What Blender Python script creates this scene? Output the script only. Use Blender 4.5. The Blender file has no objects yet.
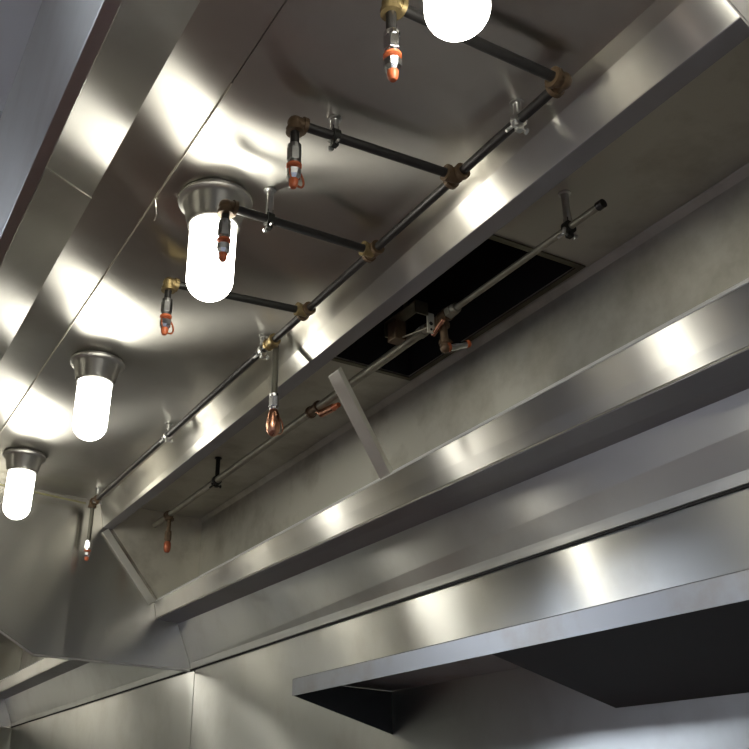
import bpy, bmesh, math
from mathutils import Vector, Matrix

scene = bpy.context.scene
C = scene.collection
S = 1.2          # the plan below is drawn in units of 1.2 m, measured from the eye point
EYE = 1.55       # eye height above the kitchen floor, metres
PI = math.pi

# ------------------------------------------------------------------ camera
cam_d = bpy.data.cameras.new('camera')
cam = bpy.data.objects.new('camera', cam_d)
C.objects.link(cam)
right = Vector((0.90183556, -0.4299558, 0.04278586))
down = Vector((0.22135891, 0.37470817, -0.90032995))
fwd = Vector((0.37106987, 0.8214206, 0.4330997))
m = Matrix((( right.x, -down.x, -fwd.x, 0),
            ( right.y, -down.y, -fwd.y, 0),
            ( right.z, -down.z, -fwd.z, EYE),
            (0, 0, 0, 1)))
cam.matrix_world = m
cam_d.sensor_width = 36.0
cam_d.sensor_fit = 'HORIZONTAL'
cam_d.lens = 954.886 / 749 * 36.0
cam_d.shift_x = (374.5 - 250.0) / 749
cam_d.clip_start = 0.02
scene.camera = cam

# ------------------------------------------------------------------ world and exposure
world = bpy.data.worlds.new('world')
scene.world = world
world.use_nodes = True
bg = world.node_tree.nodes['Background']
bg.inputs[0].default_value = (0.55, 0.6, 0.75, 1)
bg.inputs[1].default_value = 0.05
scene.view_settings.view_transform = 'Standard'
scene.view_settings.look = 'None'
scene.view_settings.gamma = 1
scene.view_settings.use_curve_mapping = False
scene.view_settings.exposure = 0.45

LAMP_POWER = 13.5
KITCHEN_POWER = 14.0

# ------------------------------------------------------------------ helpers
def W(p):
    return Vector((p[0] * S, p[1] * S, p[2] * S + EYE))

def obj(name, bm, mat, parent=None, bevel=0.0, smooth=False):
    me = bpy.data.meshes.new(name)
    bmesh.ops.recalc_face_normals(bm, faces=bm.faces[:])
    bm.to_mesh(me)
    bm.free()
    if smooth:
        for p in me.polygons:
            p.use_smooth = True
    me.materials.append(mat)
    o = bpy.data.objects.new(name, me)
    C.objects.link(o)
    if parent is not None:
        o.parent = parent
        base = parent
        off = Vector((0, 0, 0))
        while base is not None:
            off += base.location
            base = base.parent
        me.transform(Matrix.Translation(-off))
    if bevel:
        b = o.modifiers.new('bevel', 'BEVEL')
        b.width = bevel
        b.segments = 2
        b.limit_method = 'ANGLE'
        b.angle_limit = math.radians(30)
        b.harden_normals = False
    if smooth:
        try:
            me.set_sharp_from_angle(angle=math.radians(38))
        except Exception:
            pass
    return o

def tag(o, label=None, cat=None, group=None, kind=None):
    if label: o['label'] = label
    if cat: o['category'] = cat
    if group: o['group'] = group
    if kind: o['kind'] = kind
    return o

def thing(name, loc, label, cat, group=None):
    o = bpy.data.objects.new(name, None)
    o.empty_display_size = 0.05
    C.objects.link(o)
    o.location = W(loc)
    return tag(o, label, cat, group)

def box(bm, a, b):
    a = W(a); b = W(b)
    lo = [min(a[i], b[i]) for i in range(3)]
    hi = [max(a[i], b[i]) for i in range(3)]
    vs = [bm.verts.new((x, y, z)) for x in (lo[0], hi[0]) for y in (lo[1], hi[1]) for z in (lo[2], hi[2])]
    for f in ((0,1,3,2),(4,6,7,5),(0,4,5,1),(2,3,7,6),(0,2,6,4),(1,5,7,3)):
        bm.faces.new([vs[i] for i in f])

def prism(bm, pts, y0, y1, pts1=None):
    """closed outline in the cross-section (x, z), extruded along the hood"""
    A = [bm.verts.new(W((x, y0, z))) for x, z in pts]
    B = [bm.verts.new(W((x, y1, z))) for x, z in (pts1 or pts)]
    n = len(pts)
    for i in range(n):
        j = (i + 1) % n
        bm.faces.new((A[i], A[j], B[j], B[i]))
    bm.faces.new(A[::-1])
    bm.faces.new(B)

def outline(pts, t, side):
    """closed outline of a folded sheet: an open polyline in (x, z) with thickness t, mitred at the folds"""
    n = len(pts)
    off = []
    for i in range(n):
        ns = []
        if i > 0:
            d = Vector((pts[i][0]-pts[i-1][0], pts[i][1]-pts[i-1][1])).normalized(); ns.append(Vector((-d.y, d.x)))
        if i < n-1:
            d = Vector((pts[i+1][0]-pts[i][0], pts[i+1][1]-pts[i][1])).normalized(); ns.append(Vector((-d.y, d.x)))
        if len(ns) == 2:
            s = (ns[0] + ns[1])
            k = s.normalized() / max(0.35, s.normalized().dot(ns[0]))
        else:
            k = ns[0]
        off.append((pts[i][0] + side*t*k.x, pts[i][1] + side*t*k.y))
    return list(pts) + off[::-1]

def folded(bm, pts, y0, y1, t, side=1):
    prism(bm, outline(pts, t, side), y0, y1)

def folded_run(bm, near, far, ya, yb, y0, y1, t, side=1):
    """folded sheet not quite true along its length: profile near at ya and far at yb, running from y0 to y1"""
    def at(y):
        k = (y - ya) / (yb - ya)
        return [(a[0] + (b[0]-a[0])*k, a[1] + (b[1]-a[1])*k) for a, b in zip(near, far)]
    prism(bm, outline(at(y0), t, side), y0, y1, outline(at(y1), t, side))

def tube(bm, p, q, r, seg=16, r2=None, cap=True):
    p = W(p); q = W(q); r *= S
    r2 = r if r2 is None else r2 * S
    d = (q - p).normalized()
    u = d.orthogonal().normalized(); v = d.cross(u)
    A = []; B = []
    for i in range(seg):
        a = 2*PI*i/seg
        w = u*math.cos(a) + v*math.sin(a)
        A.append(bm.verts.new(p + w*r)); B.append(bm.verts.new(q + w*r2))
    for i in range(seg):
        j = (i+1) % seg
        bm.faces.new((A[i], A[j], B[j], B[i]))
    if cap:
        bm.faces.new(A[::-1]); bm.faces.new(B)

def lathe(bm, axis_p, prof, seg=32, d=Vector((0, 0, -1))):
    """prof: list of (radius, distance along d); closed at both ends if radius 0"""
    p = W(axis_p)
    d = d.normalized()
    u = d.orthogonal().normalized(); v = d.cross(u)
    rings = []
    for r, h in prof:
        c = p + d*h*S
        if r < 1e-6:
            rings.append([bm.verts.new(c)])
        else:
            rings.append([bm.verts.new(c + (u*math.cos(2*PI*i/seg) + v*math.sin(2*PI*i/seg))*r*S) for i in range(seg)])
    for a, b in zip(rings, rings[1:]):
        for i in range(seg):
            j = (i+1) % seg
            if len(a) == 1 and len(b) == 1: continue
            if len(a) == 1: bm.faces.new((a[0], b[j], b[i]))
            elif len(b) == 1: bm.faces.new((a[i], a[j], b[0]))
            else: bm.faces.new((a[i], a[j], b[j], b[i]))
    if len(rings[0]) > 1: bm.faces.new(rings[0][::-1])
    if len(rings[-1]) > 1: bm.faces.new(rings[-1])

def torus(bm, c, axis, R, r, seg=24, sub=8, sx=1.0):
    c = W(c); axis = axis.normalized()
    u = axis.orthogonal().normalized(); v = axis.cross(u)
    if abs(v.z) < abs(u.z): u, v = v, u
    rings = []
    for i in range(seg):
        a = 2*PI*i/seg
        w = u*math.cos(a)*sx + v*math.sin(a)
        cc = c + w*R*S
        wn = w.normalized()
        rings.append([bm.verts.new(cc + (wn*math.cos(2*PI*k/sub) + axis*math.sin(2*PI*k/sub))*r*S) for k in range(sub)])
    for i in range(seg):
        a = rings[i]; b = rings[(i+1) % seg]
        for k in range(sub):
            l = (k+1) % sub
            bm.faces.new((a[k], a[l], b[l], b[k]))

def BM(): return bmesh.new()

# ------------------------------------------------------------------ materials
def new_mat(name):
    m = bpy.data.materials.new(name)
    m.use_nodes = True
    nt = m.node_tree
    return m, nt, nt.nodes['Principled BSDF']

def steel(name, col=(0.60, 0.585, 0.54), rough=0.30, aniso=0.85, grain=(0, 1, 0), wave=0.35, wave_scale=2.2,
          dirt=0.12, dirt_col=(0.30, 0.25, 0.18), metal=1.0, smooth_side=False):
    m, nt, p = new_mat(name)
    N = nt.nodes; L = nt.links
    geo = N.new('ShaderNodeNewGeometry')
    # direction across the brushing, in the sheet
    cr = N.new('ShaderNodeVectorMath'); cr.operation = 'CROSS_PRODUCT'
    cr.inputs[1].default_value = tuple(g if g else e for g, e in zip(grain, (.02, .013, .017)))
    L.new(geo.outputs['Normal'], cr.inputs[0])
    nm = N.new('ShaderNodeVectorMath'); nm.operation = 'NORMALIZE'
    L.new(cr.outputs[0], nm.inputs[0])
    L.new(nm.outputs[0], p.inputs['Tangent'])
    p.inputs['Metallic'].default_value = metal
    p.inputs['Anisotropic'].default_value = aniso
    # brushing: fine noise stretched along the grain
    mul = N.new('ShaderNodeVectorMath'); mul.operation = 'MULTIPLY'
    mul.inputs[1].default_value = tuple(1.2 if g else 160.0 for g in grain)
    L.new(geo.outputs['Position'], mul.inputs[0])
    br = N.new('ShaderNodeTexNoise'); br.inputs['Scale'].default_value = 1.0; br.inputs['Detail'].default_value = 3
    L.new(mul.outputs[0], br.inputs['Vector'])
    # smudges
    sm = N.new('ShaderNodeTexNoise'); sm.inputs['Scale'].default_value = 4.5; sm.inputs['Detail'].default_value = 6
    sm.inputs['Roughness'].default_value = 0.62
    L.new(geo.outputs['Position'], sm.inputs['Vector'])
    ra = N.new('ShaderNodeMath'); ra.operation = 'MULTIPLY_ADD'
    ra.inputs[1].default_value = 0.02; ra.inputs[2].default_value = rough
    L.new(br.outputs['Fac'], ra.inputs[0])
    rb = N.new('ShaderNodeMath'); rb.operation = 'MULTIPLY_ADD'
    rb.inputs[1].default_value = 0.14; L.new(sm.outputs['Fac'], rb.inputs[0])
    rc = N.new('ShaderNodeMath'); rc.operation = 'SUBTRACT'; rc.inputs[1].default_value = 0.07
    L.new(ra.outputs[0], rc.inputs[0]); L.new(rc.outputs[0], rb.inputs[2])
    cl = N.new('ShaderNodeMath'); cl.operation = 'MINIMUM' if smooth_side else 'MAXIMUM'
    cl.inputs[1].default_value = 0.262 if smooth_side else max(0.285, rough - 0.08)
    L.new(rb.outputs[0], cl.inputs[0]); L.new(cl.outputs[0], p.inputs['Roughness'])
    # grease film with a shape of its own
    rp = N.new('ShaderNodeValToRGB')
    rp.color_ramp.elements[0].position = 0.48; rp.color_ramp.elements[0].color = (0, 0, 0, 1)
    rp.color_ramp.elements[1].position = 0.75; rp.color_ramp.elements[1].color = (1, 1, 1, 1)
    L.new(sm.outputs['Fac'], rp.inputs[0])
    fm = N.new('ShaderNodeMath'); fm.operation = 'MULTIPLY'; fm.inputs[1].default_value = dirt * 2
    L.new(rp.outputs[0], fm.inputs[0])
    mx = N.new('ShaderNodeMix'); mx.data_type = 'RGBA'
    mx.inputs[6].default_value = (*col, 1); mx.inputs[7].default_value = (*dirt_col, 1)
    L.new(fm.outputs[0], mx.inputs[0]); L.new(mx.outputs[2], p.inputs['Base Color'])
    # slight oil-canning of the sheet + brushing relief
    wv = N.new('ShaderNodeTexNoise'); wv.inputs['Scale'].default_value = wave_scale; wv.inputs['Detail'].default_value = 1.0
    L.new(geo.outputs['Position'], wv.inputs['Vector'])
    b1 = N.new('ShaderNodeBump'); b1.inputs['Strength'].default_value = 1.0; b1.inputs['Distance'].default_value = 0.02 * wave
    L.new(wv.outputs['Fac'], b1.inputs['Height'])
    L.new(b1.outputs[0], p.inputs['Normal'])
    return m

def plain(name, col, rough=0.5, metal=0.0, noise=0.15, scale=30.0, bump=0.0, col2=None):
    m, nt, p = new_mat(name)
    N = nt.nodes; L = nt.links
    tc = N.new('ShaderNodeTexCoord')
    nz = N.new('ShaderNodeTexNoise'); nz.inputs['Scale'].default_value = scale; nz.inputs['Detail'].default_value = 5
    L.new(tc.outputs['Object'], nz.inputs['Vector'])
    mx = N.new('ShaderNodeMix'); mx.data_type = 'RGBA'
    c2 = col2 if col2 else tuple(c * (1 - noise * 2) for c in col)
    mx.inputs[6].default_value = (*col, 1); mx.inputs[7].default_value = (*c2, 1)
    L.new(nz.outputs['Fac'], mx.inputs[0]); L.new(mx.outputs[2], p.inputs['Base Color'])
    p.inputs['Roughness'].default_value = rough
    p.inputs['Metallic'].default_value = metal
    if bump:
        b = N.new('ShaderNodeBump'); b.inputs['Strength'].default_value = 0.6; b.inputs['Distance'].default_value = bump
        L.new(nz.outputs['Fac'], b.inputs['Height']); L.new(b.outputs[0], p.inputs['Normal'])
    return m

M = {}
M['hood'] = steel('brushed steel ceiling', rough=0.30, aniso=0.98)
M['skirt'] = steel('brushed steel skirt', rough=0.30, aniso=0.98, wave=0.2)
M['rail'] = steel('brushed steel rail', rough=0.285, aniso=1.0, wave=0.10)
M['back'] = steel('brushed steel back panel', col=(.70,.695,.66), rough=.32, aniso=1.0, wave=.2)
M['end'] = steel('brushed steel end', col=(.55,.535,.49), rough=0.25, aniso=0.9, grain=(1, 0, 0), wave=0.8, wave_scale=2.5, smooth_side=True)
M['plenum'] = steel('greasy plenum steel', col=(0.60, 0.585, 0.51), rough=0.46, aniso=0.7, dirt=0.3, dirt_col=(0.22, 0.19, 0.12), metal=.65)
M['plenum_end'] = steel('greasy plenum end steel', col=(0.68, 0.65, 0.55), rough=0.48, aniso=0.3, grain=(1, 0, 0), dirt=0.3, dirt_col=(0.22, 0.19, 0.12), metal=.65)
M['wall'] = steel('brushed steel wall', col=(.66,.655,.62), rough=0.27, aniso=1.0, wave=0.3)
M['trim'] = steel('steel trim', col=(0.68, 0.67, 0.63), rough=0.33, aniso=0.8, wave=0.1)
M['grimy'] = steel('shade-dark steel flange', col=(.33,.32,.34), rough=.38, aniso=.6, wave=.05)  # colour darkened to stand in for shade on the rail undersides
M['bar'] = steel('dull steel bar', col=(.80,.79,.72), rough=.55, aniso=.2, wave=.05, dirt=.05)
M['rail_low'] = steel('brushed steel lower rail', col=(.50,.49,.465), rough=0.30, aniso=1.0, wave=.1)
M['hem'] = plain('hem steel highlight', (.95,.95,.90), .35, .1, .01)  # near-white colour paints in the light caught along the hem
M['seam'] = plain('seam strip', (0.85, 0.82, 0.72), 0.3, 1.0, 0.1)
M['dark_gap'] = plain('dark gap', (0.03, 0.028, 0.025), 0.8)
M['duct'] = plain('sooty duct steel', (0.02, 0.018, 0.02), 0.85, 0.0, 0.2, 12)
M['duct_rim'] = plain('grimy rim', (0.22, 0.20, 0.14), 0.45, 0.8, 0.25, 20)
M['iron'] = plain('black iron pipe', (0.055, 0.052, 0.05), 0.38, 0.6, 0.2, 60)
M['fitting'] = plain('brown greasy fitting', (0.17, 0.11, 0.06), 0.5, 0.4, 0.3, 90, 0.001)
M['brass'] = plain('brassy fitting', (0.50, 0.38, 0.18), 0.4, 0.8, 0.3, 90, 0.001)
M['zinc'] = plain('zinc hanger', (0.75, 0.75, 0.72), 0.3, 1.0, 0.15, 80)
M['dark_zinc'] = plain('grimy hanger', (0.05, 0.05, 0.045), 0.4, 0.7, 0.2, 80)
M['chrome'] = plain('chrome', (0.82, 0.83, 0.86), 0.14, 1.0, 0.08, 60)
M['pewter'] = plain('grey nozzle body', (0.35, 0.35, 0.35), 0.3, 1.0, 0.2, 60)
M['orange'] = plain('orange rubber', (0.70, 0.17, 0.06), 0.35, 0.0, 0.2, 90)
M['copper'] = plain('coppery cap', (0.75, 0.38, 0.24), 0.25, 1.0, 0.2, 90)
M['rust'] = plain('rusty orange cap', (0.55, 0.15, 0.06), 0.4, 0.3, 0.3, 120)
M['old_pipe'] = plain('greyed pipe', (0.42, 0.40, 0.31), 0.45, 0.6, 0.25, 40)
M['grey_pipe'] = plain('grey iron pipe', (0.16, 0.15, 0.12), 0.4, 0.7, 0.25, 40)
M['tube'] = plain('yellowed tube', (0.45, 0.42, 0.22), 0.4, 0.6, 0.2, 40)
M['socket'] = plain('cast aluminium socket', (0.42, 0.41, 0.38), 0.38, 0.9, 0.15, 40)
M['shelf'] = steel('shelf steel', col=(0.40, 0.40, 0.40), rough=0.38, aniso=0.7, wave=0.1, dirt=0.45)
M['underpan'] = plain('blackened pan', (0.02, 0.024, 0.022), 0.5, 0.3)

def globe_mat():
    m, nt, p = new_mat('lit glass globe')
    p.inputs['Base Color'].default_value = (0.9, 0.9, 0.88, 1)
    p.inputs['Roughness'].default_value = 0.2
    p.inputs['Emission Color'].default_value = (1.0, 0.97, 0.86, 1)
    p.inputs['Emission Strength'].default_value = LAMP_POWER
    return m
M['globe'] = globe_mat()

def emit(name, col, s):
    m, nt, p = new_mat(name)
    p.inputs['Base Color'].default_value = (0.8, 0.8, 0.8, 1)
    p.inputs['Emission Color'].default_value = (*col, 1)
    p.inputs['Emission Strength'].default_value = s
    return m
M['diffuser'] = emit('fill light diffuser', (0.76, 0.85, 1.0), KITCHEN_POWER)

def tiles(name, c1, c2, mortar, w, h, rough, msize=0.02, offset=0.5):
    m, nt, p = new_mat(name)
    N = nt.nodes; L = nt.links
    geo = N.new('ShaderNodeNewGeometry')
    b = N.new('ShaderNodeTexBrick')
    b.offset = offset
    b.inputs['Scale'].default_value = 1.0
    b.inputs['Color1'].default_value = (*c1, 1); b.inputs['Color2'].default_value = (*c2, 1)
    b.inputs['Mortar'].default_value = (*mortar, 1)
    b.inputs['Brick Width'].default_value = w; b.inputs['Row Height'].default_value = h
    b.inputs['Mortar Size'].default_value = msize * h
    L.new(geo.outputs['Position'], b.inputs['Vector'])
    L.new(b.outputs['Color'], p.inputs['Base Color'])
    p.inputs['Roughness'].default_value = rough
    return m
M['floor'] = tiles('quarry tile floor', (0.13, 0.055, 0.040), (0.10, 0.045, 0.034), (0.06, 0.05, 0.05), 0.15, 0.15, 0.4, 0.06, 0.0)
M['ceil'] = tiles('ceiling tiles', (0.68, 0.70, 0.70), (0.66, 0.68, 0.68), (0.50, 0.51, 0.51), 1.2, 0.6, 0.8, 0.03, 0.0)
M['paint'] = plain('painted wall', (0.50, 0.48, 0.36), 0.55, 0.0, 0.05, 6)
M['paint_grey'] = plain('grey painted wall', (0.62, 0.62, 0.64), 0.6, 0.0, 0.06, 6)

# ------------------------------------------------------------------ plan (units)
YN = -0.75           # near end of the hood
YE = 3.06            # end panel between the two hoods
YF = 5.72            # far end of the second hood
XB = 1.228           # back wall plane
ZF = -EYE / S        # floor
ZC = 1.20            # kitchen ceiling

def struct(name, bm, mat):
    o = obj(name, bm, mat); o['kind'] = 'structure'; return o

bm = BM(); box(bm, (-2.6, -1.8, ZF - .05), (XB + .05, 6.4, ZF)); struct('floor', bm, M['floor'])
bm = BM(); box(bm, (-2.6, -1.8, ZC), (0.137, 6.4, ZC + .04)); box(bm, (.137, -1.8, ZC), (XB + .05, YN, ZC + .04)); box(bm, (.137, YF + .02, ZC), (XB + .05, 6.4, ZC + .04))
struct('ceiling', bm, M['ceil'])
bm = BM(); box(bm, (-2.65, -1.8, ZF), (-2.6, 6.4, ZC)); struct('wall_left', bm, M['paint_grey'])
bm = BM(); box(bm, (-2.6, 6.4, ZF), (XB + .05, 6.45, ZC)); struct('wall_far', bm, M['paint'])
bm = BM(); box(bm, (-2.6, -1.85, ZF), (XB + .05, -1.8, ZC)); struct('wall_near', bm, M['paint_grey'])
# back wall: masonry behind, stainless panels in front, below the hood
bm = BM(); box(bm, (XB + .004, -1.8, ZF), (XB + .05, 6.4, ZC)); struct('wall_right', bm, M['paint'])
seams = [(-1.6, .6), (.606, 3.035), (3.041, YF)]

# ================================================================== hood
def build_hood(y0, y1, label, near):
    mid = (y0 + y1) / 2
    T = .004
    h = thing('exhaust_hood', (.69, mid, .48), label, 'exhaust hood')
    # ceiling sheets (two, meeting at a seam)
    bm = BM(); box(bm, (.16, y0, 1.0), (.4035, y1, 1.0 + T)); obj('ceiling_panel', bm, M['hood'], h)
    bm = BM(); box(bm, (.4055, y0, 1.0), (.860, y1, 1.0 + T)); obj('ceiling_panel', bm, M['hood'], h)
    # front skirt with its rising inner gutter
    bm = BM()
    prism(bm, [(.137, ZC), (.137, .735), (.1375, .732), (.154, .732), (.154, .736), (.141, .738), (.141, ZC)], y0, y1)
    sk = obj('front_skirt', bm, M['skirt'], h, bevel=.0012)
    bm = BM()
    yj = 1.17
    if near:
        # two lengths, joined by a slanting lap
        def piece(ya0, ya1, yb0, yb1, w, lift):
            a = (.1545, .7335 - lift); b = (.241 + w, .7925 + w*.7 - lift)
            t = .004
            vs = []
            for (x, z), (u0, u1) in ((a, (ya0, ya1)), (b, (yb0, yb1))):
                for zz in (z, z + t):
                    for yy in (u0, u1):
                        vs.append(bm.verts.new(W((x, yy, zz))))
            for f in ((0,1,5,4),(2,6,7,3),(0,4,6,2),(1,3,7,5),(0,2,3,1),(4,5,7,6)):
                bm.faces.new([vs[i] for i in f])
        piece(y0, .99, y0, 1.105, -.001, 0)
        piece(.985, y1, 1.100, y1, .0, .0022)
    else:
        folded(bm, [(.1545, .7335), (.241, .7925)], y0, y1, T, 1)
    obj('skirt_gutter', bm, M['skirt'], h)
    # top filter rail: face, bottom flange, rising back
    bm = BM()
    folded_run(bm, [(.8305, .9995), (.8635, .9115)] if near else [(.8465, .9995), (.8635, .9115)], [(.8465, .9995), (.8635, .9115)], .7, YE if near else YF, y0, y1, .003, 1)
    rail = obj('upper_filter_rail', bm, M['rail'], h, bevel=.001)
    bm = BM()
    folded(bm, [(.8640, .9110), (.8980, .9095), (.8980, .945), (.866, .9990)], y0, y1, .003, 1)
    obj('rail_flange', bm, M['grimy'], rail, bevel=.001)  # dark colour paints the shaded band below the upper rail
    # bottom filter rail: hemmed top, face, flange under it
    yb_ = 3.06 if near else YF
    hem_f, face_f, und_f = [(1.1, .690), (1.082, .6985), (1.073, .6885)], [(1.0725, .6875), (1.082, .636)], [(1.0835, .6355), (1.166, .629), (1.166, .66)]
    hem_n, face_n, und_n = [(1.1, .705), (1.082, .7185), (1.073, .7085)], [(1.0725, .7065), (1.082, .624)], [(1.0835, .6235), (1.166, .611), (1.166, .66)]
    if not near: hem_n, face_n, und_n = hem_f, face_f, und_f
    bm = BM(); folded_run(bm, face_n, face_f, .75, yb_, y0, y1, .003, -1)
    lr = obj('lower_filter_rail', bm, M['rail_low'], h, bevel=.0008)
    bm = BM(); folded_run(bm, hem_n, hem_f, .75, yb_, y0, y1, .0025, -1)
    obj('rail_hem', bm, M['hem'], lr, bevel=.0008)
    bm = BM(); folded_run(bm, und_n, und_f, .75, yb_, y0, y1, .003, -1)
    obj('rail_flange', bm, M['grimy'], lr, bevel=.0008)  # shade under the lip is put into this dark colour
    # sloping back panel and its bottom trim
    bm = BM()
    folded_run(bm, [(1.162, .612), (1.213, .515)] if near else [(1.160, .628), (1.213, .503)], [(1.160, .628), (1.213, .503)], .75, yb_, y0, y1, T, 1)
    obj('back_panel', bm, M['back'], h)
    bm = BM()
    tf = [(1.2125, .5025), (1.2165, .4845), (1.2205, .4840)]
    tn = [(1.2125, .5175), (1.2165, .4960), (1.2205, .4955)] if near else tf
    folded_run(bm, tn, tf, .9, yb_, y0, y1, .003, 1)
    obj('bottom_trim', bm, M['trim'], h, bevel=.0008)
    # plenum: back, corner strip, ceiling with the duct opening
    bm = BM(); box(bm, (1.222, y0, .52), (1.226, y1, 1.0)); obj('plenum_back', bm, M['plenum'], h)
    bm = BM(); folded(bm, [(1.209, .9990), (1.211, .9955), (1.219, .9885), (1.2215, .9860)], y0, y1, .002, 1); obj('corner_strip', bm, M['plenum'], h, bevel=.0006)
    bm = BM()
    D = (.93, 1.192, 1.150, 1.715)
    if near:
        box(bm, (.860, y0, 1.0), (1.222, D[2], 1.004))
        box(bm, (.860, D[3], 1.0), (1.222, y1, 1.004))
        box(bm, (.860, D[2], 1.0), (D[0], D[3], 1.004))
        box(bm, (D[1], D[2], 1.0), (1.222, D[3], 1.004))
    else:
        box(bm, (.860, y0, 1.0), (1.222, y1, 1.004))
    obj('plenum_ceiling', bm, M['plenum'], h)
    if near:
        bm = BM()
        x0, x1, ya, yb = D
        w = .004
        box(bm, (x0 - w, ya - w, 1.0045), (x0, yb + w, 1.5)); box(bm, (x1, ya - w, 1.0045), (x1 + w, yb + w, 1.5))
        box(bm, (x0, ya - w, 1.0045), (x1, ya, 1.5)); box(bm, (x0, yb, 1.0045), (x1, yb + w, 1.5))
        box(bm, (x0 - w, ya - w, 1.5), (x1 + w, yb + w, 1.504))
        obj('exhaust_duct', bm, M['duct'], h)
        bm = BM()
        w = .011
        box(bm, (x0 - w, ya - w, .9965), (x0 + .002, yb + w, .9995)); box(bm, (x1 - .002, ya - w, .9965), (x1 + w, yb + w, .9995))
        box(bm, (x0, ya - w, .9965), (x1, ya + .002, .9995)); box(bm, (x0, yb - .002, .9965), (x1, yb + w, .9995))
        obj('duct_rim', bm, M['duct_rim'], h, bevel=.0008)
        # seam caulk strip with a peeled end
        bm = BM()
        pts = [(.4045, 1.01), (.4047, 1.2), (.4040, 1.33), (.4048, 1.42), (.4042, 1.8), (.4046, 2.3), (.4044, YE)]
        for a, b in zip(pts, pts[1:]):
            tube(bm, (a[0], a[1], .9988), (b[0], b[1], .9988), .0016, 8)
        o = obj('seam_bead', bm, M['seam'], h, smooth=True)
        bm = BM()
        pp = [(.4040, 1.335, .998), (.410, 1.345, .990), (.417, 1.36, .985), (.420, 1.378, .984)]
        for a, b in zip(pp, pp[1:]): tube(bm, a, b, .0013, 8)
        obj('peeled_seam_strip', bm, M['seam'], h, smooth=True)
    # roof of the hood
    bm = BM(); box(bm, (.141, y0, ZC), (.92, y1, ZC + .004)); obj('roof_sheet', bm, M['plenum'], h)
    return h

hood = build_hood(YN, YE - .002, 'long brushed steel exhaust hood with four lit lamps and open filter slot', True)
# end panel (between the hoods)
end_pts = [(.142, .9995), (.142, .750), (.16, .741), (.575, .529), (.687, .472), (.780, .4735), (1.215, .478), (1.2205, .482), (1.2205, .9995), (.780, .9995)]
def end_panel(y, parent, t=.004, mat=None):
    bm = BM()
    prism(bm, [end_pts[i] for i in (0,1,2,3,4,5,9)], y, y + t); prism(bm, [end_pts[i] for i in (5,6,7,8,9)], y, y + t)
    bmesh.ops.remove_doubles(bm, verts=bm.verts[:], dist=1e-5)
    bmesh.ops.delete(bm, geom=[f for f in bm.faces if all(abs(v.co.x - .780*S) < 1e-4 for v in f.verts)], context='FACES_ONLY')
    yaw = lambda x: -.03 * max(0, .78 - x) / .63 if y < 4 else 0
    for v in bm.verts: v.co.y += yaw(v.co.x / S) * S
    p = obj('end_panel', bm, mat or M['end'], parent)
    bm = BM()
    # rolled bottom hem
    hp = [(.16, .741), (.575, .529), (.687, .472), (.780, .4735), (1.214, .478)]
    for a, b in zip(hp, hp[1:]): tube(bm, (a[0], y + .001 + yaw(a[0]), a[1]), (b[0], y + .001 + yaw(b[0]), b[1]), .0035, 10)
    obj('end_hem', bm, M['trim'], p, smooth=True)
    return p
end_panel(YE, hood)
bm = BM()
prism(bm, [(.898, .9995), (.898, .912), (1.078, .70), (1.10, .66), (1.2215, .66), (1.2215, .9995)], YE - .0045, YE - .0015)
obj('plenum_end', bm, M['plenum_end'], hood)
def divider(y0, y1, a, b, t, mat, name='filter_divider', skew=0.0):
    d = Vector((b[0]-a[0], b[1]-a[1])).normalized(); n = Vector((d.y, -d.x))   # towards the front and below
    bm = BM()
    # channel: flat face with two returned edges behind it
    def q(p, k): return (p[0] - n.x*k, p[1] - n.y*k)
    w = .003
    prism(bm, [a, b, q(b, t), q(a, t)], y0, y0 + w)
    prism(bm, [a, b, q(b, t), q(a, t)], y1 - w, y1)
    prism(bm, [a, b, q(b, w), q(a, w)], y0 + w, y1 - w)
    A = W((a[0], 0, a[1])); Bv = W((b[0], 0, b[1])); L2 = (Bv - A).length_squared
    for v in bm.verts:
        k = (Vector((v.co.x, 0, v.co.z)) - A).dot(Bv - A) / L2
        v.co.y += k * skew * S
    return obj(name, bm, mat, hood, bevel=.0008)
bm = BM()
prism(bm, [(.881, .9085), (.8625, .8930), (1.0500, .6760), (1.0715, .6895)], YE - .009, YE - .0005)
obj('end_flange', bm, M['bar'], hood, bevel=.001)
divider(1.512, 1.552, (.878, .856), (1.078, .699), .012, M['bar'], skew=.115)
divider(.44, .522, (.820, .925), (1.078, .70), .016, M['trim'])

far = build_hood(YE + .006, YF, 'second exhaust hood continuing beyond the end panel at lower left', False)
end_panel(YF + .002, far)

# stainless wall sheets under the hood
bm = BM()
def ztrim(y):
    return .4845 if y >= 3.06 else .4845 + (.4960 - .4845) * (3.06 - y) / (3.06 - .9)
def slanted(bm, x0, x1, ya, yb, za, zb, ta, tb):
    vs = []
    for x in (x0, x1):
        for y, lo, hi in ((ya, za, ta), (yb, zb, tb)):
            vs.append(bm.verts.new(W((x, y, lo)))); vs.append(bm.verts.new(W((x, y, hi))))
    for f in ((0,1,3,2),(4,6,7,5),(0,4,5,1),(2,3,7,6),(0,2,6,4),(1,5,7,3)):
        bm.faces.new([vs[i] for i in f])
for a, b in seams:
    slanted(bm, 1.2235, XB + .003, a, b, ZF, ZF, ztrim(a) - .001, ztrim(b) - .001)
o = struct('wall_back', bm, M['wall'])
bm = BM()
slanted(bm, 1.2185, 1.2232, YN, 3.06, ztrim(YN) - .0045, ztrim(3.06) - .0045, ztrim(YN) - .0005, ztrim(3.06) - .0005)
slanted(bm, 1.2185, 1.2232, 3.06, YF, ztrim(3.06) - .0045, ztrim(YF) - .0045, ztrim(3.06) - .0005, ztrim(YF) - .0005)
struct('trim_1', bm, M['dark_gap'])

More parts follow.
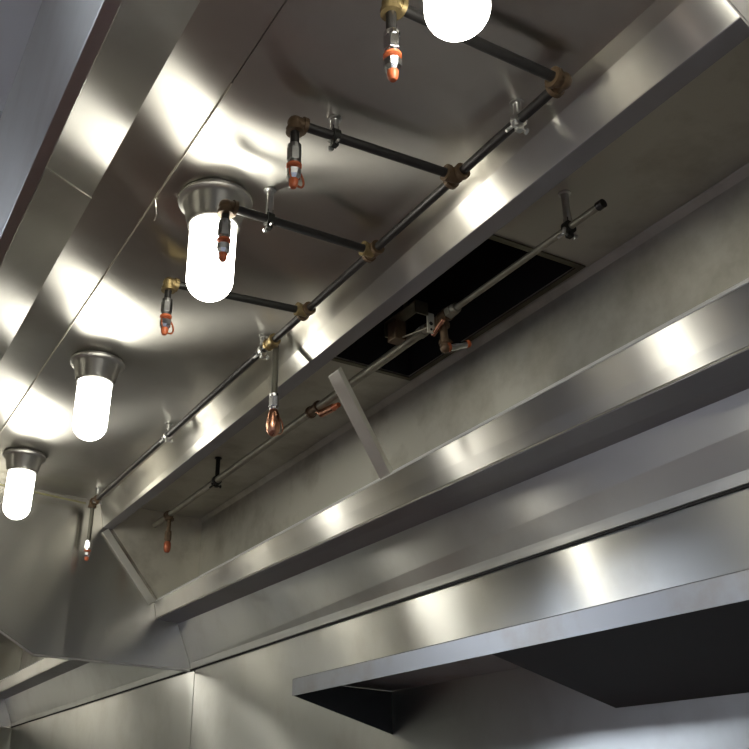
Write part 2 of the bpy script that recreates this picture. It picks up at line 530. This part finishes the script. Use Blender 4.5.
# ================================================================== lamps
def lamp(x, y, label, zb=.80, w=1.0):
    t = thing('jelly_jar_lamp', (x, y, 1.0), label, 'lamp', 'jar lamps under the hood ceiling')
    bm = BM()
    lathe(bm, (x, y, .9995), [(.064, 0), (.066, .004), (.065, .008), (.058, .011), (.0545, .016), (.048, .046), (.0455, .050), (.0455, .056), (.043, .058)], 40)
    obj('socket', bm, M['socket'], t, smooth=True)
    L = 1.0 - zb
    r = .0405 * w
    bm = BM()
    prof = [(.036, .0585), (r*.985, .062), (r, .068)]
    top = L - r*.93
    prof += [(r*.985, top)]
    for i in range(1, 9):
        a = PI/2*i/9
        prof.append((r*.985*math.cos(a), top + r*.93*math.sin(a)))
    prof.append((0, L))
    lathe(bm, (x, y, 1.0), prof, 40)
    obj('glass_globe', bm, M['globe'], t, smooth=True)
    return t
lamp(.500, 1.290, 'lit jar lamp in the middle of the row, a nozzle hanging in front of it')
lamp(.512, 2.020, 'lit jar lamp standing alone, between the one behind the nozzle and the farthest')
lamp(.510, 2.750, 'farthest and smallest lit jar lamp, nearest the end panel')
lamp(.522, .633, 'nearest and largest lit jar lamp, cut by the top of the picture', .818, .93)

for y, l in ((3.520, 'added unseen lit jar lamp of the second hood, the one just beyond the end panel'), (4.250, 'added unseen lit jar lamp in the middle of the second hood'), (4.980, 'added unseen lit jar lamp at the far end of the second hood')):  # lamps out of view, added to light the far wall and trim
    lamp(.510, y, l)

# ================================================================== suppression piping
ZP = .966
RP = .0078
def elbow(parent, c, d1, d2, mat, r=.0125, l=.017, name='elbow'):
    bm = BM()
    c = Vector(c)
    for d in (d1, d2):
        d = Vector(d)
        tube(bm, c, c + d*l, r*.92, 16)
        tube(bm, c + d*(l-.006), c + d*(l+.001), r*1.12, 16)
    bmesh.ops.create_uvsphere(bm, u_segments=16, v_segments=10, radius=r*.97*S, matrix=Matrix.Translation(W(c)))
    return obj(name, bm, mat, parent, smooth=True)

def nozzle(parent, p, ztip, style, drop=None, direction=Vector((0, 0, -1))):
    """p: where the nozzle hangs from; style: 'plain', 'loop', 'dome', 'small', 'rusty'"""
    x, y, z = p
    d = direction.normalized()
    L = z - ztip
    n0 = .078 if style not in ('dome', 'small') else (.098 if style == 'dome' else .066)           # length of nozzle body
    dr = L - n0
    bm = BM()
    P = Vector(p)
    pipe = M['iron'] if style in ('plain', 'loop', 'dark') else M['grey_pipe']
    if style == 'rusty': pipe = M['fitting']
    tube(bm, P, P + d*(dr + .004), .0070, 14)
    dp = obj('drop_pipe', bm, pipe, parent, smooth=True)
    q = P + d*dr
    k = .85 if style == 'small' else 1.0
    bm = BM()
    tube(bm, q, q + d*.008*k, .0105, 16)
    tube(bm, q + d*.006*k, q + d*.030*k, .0112, 6)
    tube(bm, q + d*.030*k, q + d*.036*k, .0090, 16)
    bmat = {'rusty': M['fitting'], 'loop': M['pewter'], 'dark': M['pewter']}.get(style, M['chrome'])
    nb = obj('nozzle', bm, bmat, parent, bevel=.0008)
    q2 = q + d*.0355*k
    if style == 'dome':
        bm = BM()
        lathe(bm, q2 - d*.002, [(.006, 0), (.009, .004), (.0125, .014), (.0150, .028), (.0155, .040), (.0135, .052), (.009, .060), (.004, .063), (0, .0635)], 28, d)
        obj('nozzle_cap', bm, M['copper'], nb, smooth=True)
        bm = BM(); torus(bm, q2 + d*.032 + Vector((.007, 0, 0)), Vector((.35, -1, 0)), .0225, .0017, 32, 8, .85)
        obj('cap_strap', bm, M['copper'], nb, smooth=True)
    elif style == 'rusty':
        bm = BM()
        lathe(bm, q2, [(.009, 0), (.0115, .005), (.0120, .018), (.0105, .028), (.007, .034), (0, .036)], 20, d)
        obj('nozzle_cap', bm, M['rust'], nb, smooth=True)
    else:
        bm = BM()
        lathe(bm, q2, [(.0100, 0), (.0118, .001), (.0118, .0042), (.0100, .0055)], 20, d)
        obj('seal_ring', bm, M['orange'], nb, smooth=True)
        bm = BM()
        lathe(bm, q2 + d*.0075*k, [(.0095, 0), (.0118, .004*k), (.0112, .014*k), (.0078, .020*k)], 8, d)
        obj('nozzle_tip', bm, M['chrome'], nb)
        bm = BM()
        lathe(bm, q2 + d*.0270*k, [(.0066, 0), (.0072, .003*k), (.0066, .010*k), (.004, .0145*k), (0, .0152*k)], 16, d)
        obj('nozzle_cap', bm, M['orange'], nb, smooth=True)
        if style == 'loop':
            bm = BM(); torus(bm, q2 + d*.020 + Vector((.005, 0, 0)), Vector((.35, -1, 0)), .0170, .0018, 28, 8, .75)
            obj('cap_strap', bm, M['rust'], nb, smooth=True)
    return nb

run = thing('suppression_pipe_run', (.80, 1.9, ZP), 'black iron fire suppression pipe with nozzle branches under the hood ceiling', 'fire suppression pipe')
XP = .7985
bm = BM(); tube(bm, (XP, .757, ZP), (XP, 3.0, ZP), RP, 20); obj('main_pipe', bm, M['iron'], run, smooth=True)
for i, (y, ye, xe, ze, zt, st) in enumerate(((.755, .750, .512, ZP, .837, 'plain'), (.999, 1.010, .511, ZP, .846, 'loop'),
                                     (1.250, 1.206, .487, .930, .822, 'dark'), (1.505, 1.540, .512, ZP, .850, 'loop'))):
    bm = BM(); tube(bm, (XP, y, ZP), (xe, ye, ze), RP*.98, 18)
    obj('branch_pipe', bm, M['iron'] if i < 3 else M['dark_zinc'], run, smooth=True)
    if i == 0:
        elbow(run, (XP, y, ZP), (0, 1, 0), (-1, 0, 0), M['fitting'], .0135, .018)
    else:
        elbow(run, (XP, y, ZP), (0, 1, 0), (0, -1, 0), M['fitting'], .0125, .017, 'tee')
        bm = BM(); tube(bm, (XP, y, ZP), (XP - .02, y, ZP), .0125, 16); tube(bm, (XP - .016, y, ZP), (XP - .022, y, ZP), .0140, 16)
        obj('tee_collar', bm, M['brass'] if i > 1 else M['fitting'], run, smooth=True)
    elbow(run, (xe, ye, ze), (1, 0, 0), (0, 0, -1), M['brass'] if i in (0, 3) else M['fitting'])
    nozzle(run, (xe, ye, ze - .008), zt, st if st != 'dark' else 'dark')
# the two nozzles hanging straight from the main pipe
elbow(run, (XP, 1.662, ZP), (0, 1, 0), (0, -1, 0), M['brass'], .0125, .016, 'tee')
nozzle(run, (XP + .013, 1.666, ZP - .004), .748, 'dome')
bm = BM(); tube(bm, (XP, 1.664, ZP), (XP + .013, 1.666, ZP - .002), .0115, 14); obj('tee_collar', bm, M['brass'], run, smooth=True)
elbow(run, (XP, 2.985, ZP), (0, -1, 0), (0, 0, -1), M['fitting'], .0125, .016)
nozzle(run, (XP + .003, 2.990, ZP - .008), .772, 'small')

# plenum run
ZQ = .93
XQ = 1.013
run2 = thing('plenum_pipe_run', (XQ, 1.9, ZQ), 'greasy suppression pipe inside the plenum above the open filter slot', 'fire suppression pipe')
bm = BM(); tube(bm, (XQ, .913, ZQ), (XQ, 1.325, ZQ), .0060, 18); obj('main_pipe', bm, M['old_pipe'], run2, smooth=True)
XR = lambda y: XQ + .012 * (y - 1.4) / 1.6
bm = BM(); tube(bm, (XQ, 1.40, ZQ), (XR(2.995), 2.995, ZQ), .0098, 18); obj('main_pipe', bm, M['old_pipe'], run2, smooth=True)
bm = BM(); tube(bm, (XQ, .906, ZQ), (XQ, .918, ZQ), .0078, 16); obj('pipe_plug', bm, M['iron'], run2, smooth=True)
# unions with hex flats at the bracket
for a, b in ((1.290, 1.345), (1.385, 1.425)):
    bm = BM(); tube(bm, (XQ, a, ZQ), (XQ, b, ZQ), .0105, 12); tube(bm, (XQ, a + .012, ZQ), (XQ, a + .026, ZQ), .0135, 6)
    obj('union', bm, M['old_pipe'], run2, bevel=.0006)
bm = BM(); tube(bm, (XQ, 1.335, ZQ), (XQ, 1.395, ZQ), .0100, 14); obj('coupling', bm, M['fitting'], run2, smooth=True)
elbow(run2, (XQ, 1.338, ZQ), (0, -1, 0), (0, 0, -1), M['fitting'], .0125, .02, 'tee')
bm = BM(); tube(bm, (XQ, 1.338, ZQ - .01), (XQ + .004, 1.338, ZQ - .062), .0078, 14); obj('drop_pipe', bm, M['fitting'], run2, smooth=True)
elbow(run2, (XQ + .004, 1.338, ZQ - .066), (0, 0, 1), (.85, .0, .5), M['fitting'], .011, .014)
bm = BM()
dd = Vector((.92, -.25, .30)).normalized()
q = Vector((XQ + .006, 1.334, ZQ - .066))
tube(bm, q, q + dd*.022, .0085, 12); tube(bm, q + dd*.021, q + dd*.042, .0068, 12)
nz = obj('nozzle', bm, M['chrome'], run2, bevel=.0005)
bm = BM(); lathe(bm, q + dd*.041, [(.0075, 0), (.0078, .005), (.005, .0085), (0, .009)], 16, dd); obj('nozzle_cap', bm, M['orange'], nz, smooth=True)
bm = BM(); lathe(bm, q + dd*.0, [(.0095, 0), (.0098, .004), (.008, .006)], 16, dd); obj('seal_ring', bm, M['rust'], nz, smooth=True)
# middle tee with a side nozzle, pointing along the slot
xm = XR(1.86)
elbow(run2, (xm, 1.86, ZQ), (0, 1, 0), (0, -1, 0), M['fitting'], .0135, .022, 'tee')
bm = BM(); tube(bm, (xm, 1.855, ZQ), (xm + .006, 1.835, ZQ - .018), .0085, 12); tube(bm, (xm + .006, 1.840, ZQ - .017), (xm + .010, 1.785, ZQ - .020), .0095, 12)
nz = obj('nozzle', bm, M['copper'], run2, bevel=.0005)
bm = BM(); tube(bm, (xm + .0098, 1.787, ZQ - .020), (xm + .0112, 1.765, ZQ - .021), .0088, 14, .006); obj('nozzle_cap', bm, M['rust'], nz, smooth=True)
# end nozzle hanging down by the end panel
elbow(run2, (XR(2.85), 2.85, ZQ), (0, 1, 0), (0, 0, -1), M['fitting'], .0135, .02, 'tee')
nozzle(run2, (XR(2.85), 2.85, ZQ - .008), .795, 'rusty')

# thin yellowed tube running across the hood by the end panel
bm = BM(); tube(bm, (.165, 2.980, .984), (.785, 3.022, .972), .0032, 12)
tb = obj('conduit_tube', bm, M['tube'], None, smooth=True)
tag(tb, 'thin yellowish tube crossing the hood ceiling beside the end panel', 'tube')

# ================================================================== hangers
def hanger(x, y, z, label, mat, mat2, axis, r=.0080, wing=0.0):
    """beam clamp: stub from the ceiling, ring around the pipe, screw with wing"""
    t = thing('pipe_hanger', (x, y, 1.0), label, 'pipe hanger', 'pipe hangers')
    bm = BM()
    lathe(bm, (x, y, .9995), [(.011, 0), (.011, .002), (.0065, .003), (.0065, 1.0 - z - r - .003)], 14)
    obj('stub', bm, mat, t, smooth=True)
    bm = BM()
    ax = Vector((0, 1, 0)) if axis == 'y' else Vector((1, 0, 0))
    c = Vector((x, y, z))
    lathe(bm, c - ax*.006, [(r + .0005, 0), (r + .0040, .0004), (r + .0040, .0116), (r + .0005, .012)], 20, ax)
    box(bm, (x - .005, y - .005, z + r), (x + .005, y + .005, z + r + .010))
    box(bm, (x - .005, y - .005, z - r - .011), (x + .005, y + .005, z - r - .002))
    obj('clamp_ring', bm, mat2, t, bevel=.0006)
    bm = BM()
    sd = Vector((1, 0, 0)) if axis == 'y' else Vector((0, 1, 0))
    k = c + Vector((0, 0, -r - .007))
    tube(bm, k - sd*.013, k + sd*.013, .0022, 8)
    tube(bm, k + sd*.010, k + sd*.014, .0050, 6)
    if wing:
        tube(bm, k - sd*.012, k - sd*.020 + Vector((0, .006, -.008)), .0028, 8)
        tube(bm, k - sd*.012, k - sd*.020 + Vector((0, -.010, .002)), .0028, 8)
    obj('clamp_screw', bm, mat, t, bevel=.0004)
    return t
hanger(.578, 1.0075, ZP, 'dark clamp hanger on the branch pipe above the red looped nozzle', M['zinc'], M['dark_zinc'], 'x')
hanger(.572, 1.2180, .9398, 'grimy clamp hanger on the branch pipe beside the middle lamp', M['zinc'], M['dark_zinc'], 'x')
hanger(XP, .848, ZP, 'bright zinc winged hanger on the main pipe near the brown end elbow', M['zinc'], M['zinc'], 'y', wing=1)
hanger(XP, 1.705, ZP, 'zinc hanger on the main pipe beside the long copper capped nozzle', M['zinc'], M['zinc'], 'y', wing=1)
hanger(XP, 2.290, ZP, 'small zinc hanger alone on the far stretch of main pipe', M['zinc'], M['zinc'], 'y', wing=1)
hanger(XP, 2.93, ZP, 'farthest small hanger, by the end panel corner', M['zinc'], M['fitting'], 'y')
hanger(XQ, .985, ZQ, 'dark hanger with bright wing screw near the capped end of the plenum pipe', M['zinc'], M['dark_zinc'], 'y', wing=1)
hanger(XR(2.46), 2.46, ZQ, 'greasy dark hanger on the far stretch of the plenum pipe', M['dark_zinc'], M['dark_zinc'], 'y', r=.0105, wing=1)

# ================================================================== detector bracket in front of the duct
t = thing('fusible_link_detector', (.97, 1.40, .95), 'grimy detector bracket with perforated white link plate below the dark duct opening', 'heat detector')
bm = BM()
box(bm, (.955, 1.345, .955), (.985, 1.455, .959))
box(bm, (.955, 1.452, .925), (.985, 1.456, .957))
box(bm, (.955, 1.344, .930), (.985, 1.348, .957))
obj('bracket', bm, M['duct_rim'], t, bevel=.0008)
bm = BM(); box(bm, (.958, 1.420, .910), (.984, 1.450, .953)); obj('conduit_box', bm, M['fitting'], t, bevel=.002)
bm = BM()
box(bm, (.982, 1.345, .893), (.999, 1.348, .938))
lp = obj('link_plate', bm, plain('ivory plate', (.62, .62, .50), .45, .1, .1, 60), t, bevel=.001)
bm = BM()
for zz, rr in ((.914, .0042), (.901, .0026)):
    tube(bm, (.9905, 1.3442, zz), (.9905, 1.3452, zz), rr, 14)
obj('plate_hole', bm, M['dark_gap'], lp)
bm = BM(); tube(bm, (.999, 1.352, .894), (.999, 1.315, .912), .0048, 12); obj('link_tube', bm, M['copper'], t, smooth=True)
bm = BM(); tube(bm, (.975, 1.425, .915), (.985, 1.346, .905), .0018, 8); obj('link_wire', bm, M['old_pipe'], t, smooth=True)
bm = BM(); tube(bm, (.97, 1.40, .959), (.97, 1.40, 1.05), .004, 10); tube(bm, (.97, 1.40, 1.05), (.934, 1.40, 1.05), .004, 10); obj('bracket_rod', bm, M['duct_rim'], t, smooth=True)

# ================================================================== wall shelf
sh = thing('wall_shelf', (1.1, .7, .264), 'stainless shelf with worn front lip mounted on the steel wall at lower right', 'shelf')
y0, y1 = -.9, 1.866
xf = .975
bm = BM()
folded(bm, [(.9785, .2655), (xf, .2650), (xf, .298), (xf + .003, .3005), (1.2225, .3005)], y0, y1, .003, -1)
obj('shelf_board', bm, M['shelf'], sh, bevel=.0008)
for y in (y1 - .004,):
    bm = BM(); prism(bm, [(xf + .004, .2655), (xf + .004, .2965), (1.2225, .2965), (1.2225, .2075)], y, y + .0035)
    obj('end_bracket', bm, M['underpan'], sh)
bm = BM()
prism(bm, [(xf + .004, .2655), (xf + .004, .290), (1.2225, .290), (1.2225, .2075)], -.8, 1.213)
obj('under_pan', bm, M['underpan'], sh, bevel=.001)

# ================================================================== unseen kitchen box lights, added to light the hood front and ceiling
for i, y in enumerate((-.6, 1.6, 3.8)):
    f = thing('fill_light', (-1.3, y, ZC), ['added unseen kitchen box light nearest the eye point', 'middle added unseen kitchen box light', 'farthest added unseen kitchen box light'][i], 'fill light', 'added kitchen box lights')
    bm = BM(); w = .02
    box(bm, (-1.55 - w, y - .5 - w, ZC - .012), (-1.55, y + .5 + w, ZC - .001)); box(bm, (-1.05, y - .5 - w, ZC - .012), (-1.05 + w, y + .5 + w, ZC - .001))
    box(bm, (-1.55, y - .5 - w, ZC - .012), (-1.05, y - .5, ZC - .001)); box(bm, (-1.55, y + .5, ZC - .012), (-1.05, y + .5 + w, ZC - .001))
    obj('light_frame', bm, M['trim'], f)
    bm = BM(); box(bm, (-1.55, y - .5, ZC - .055), (-1.05, y + .5, ZC - .002)); obj('diffuser', bm, M['diffuser'], f)
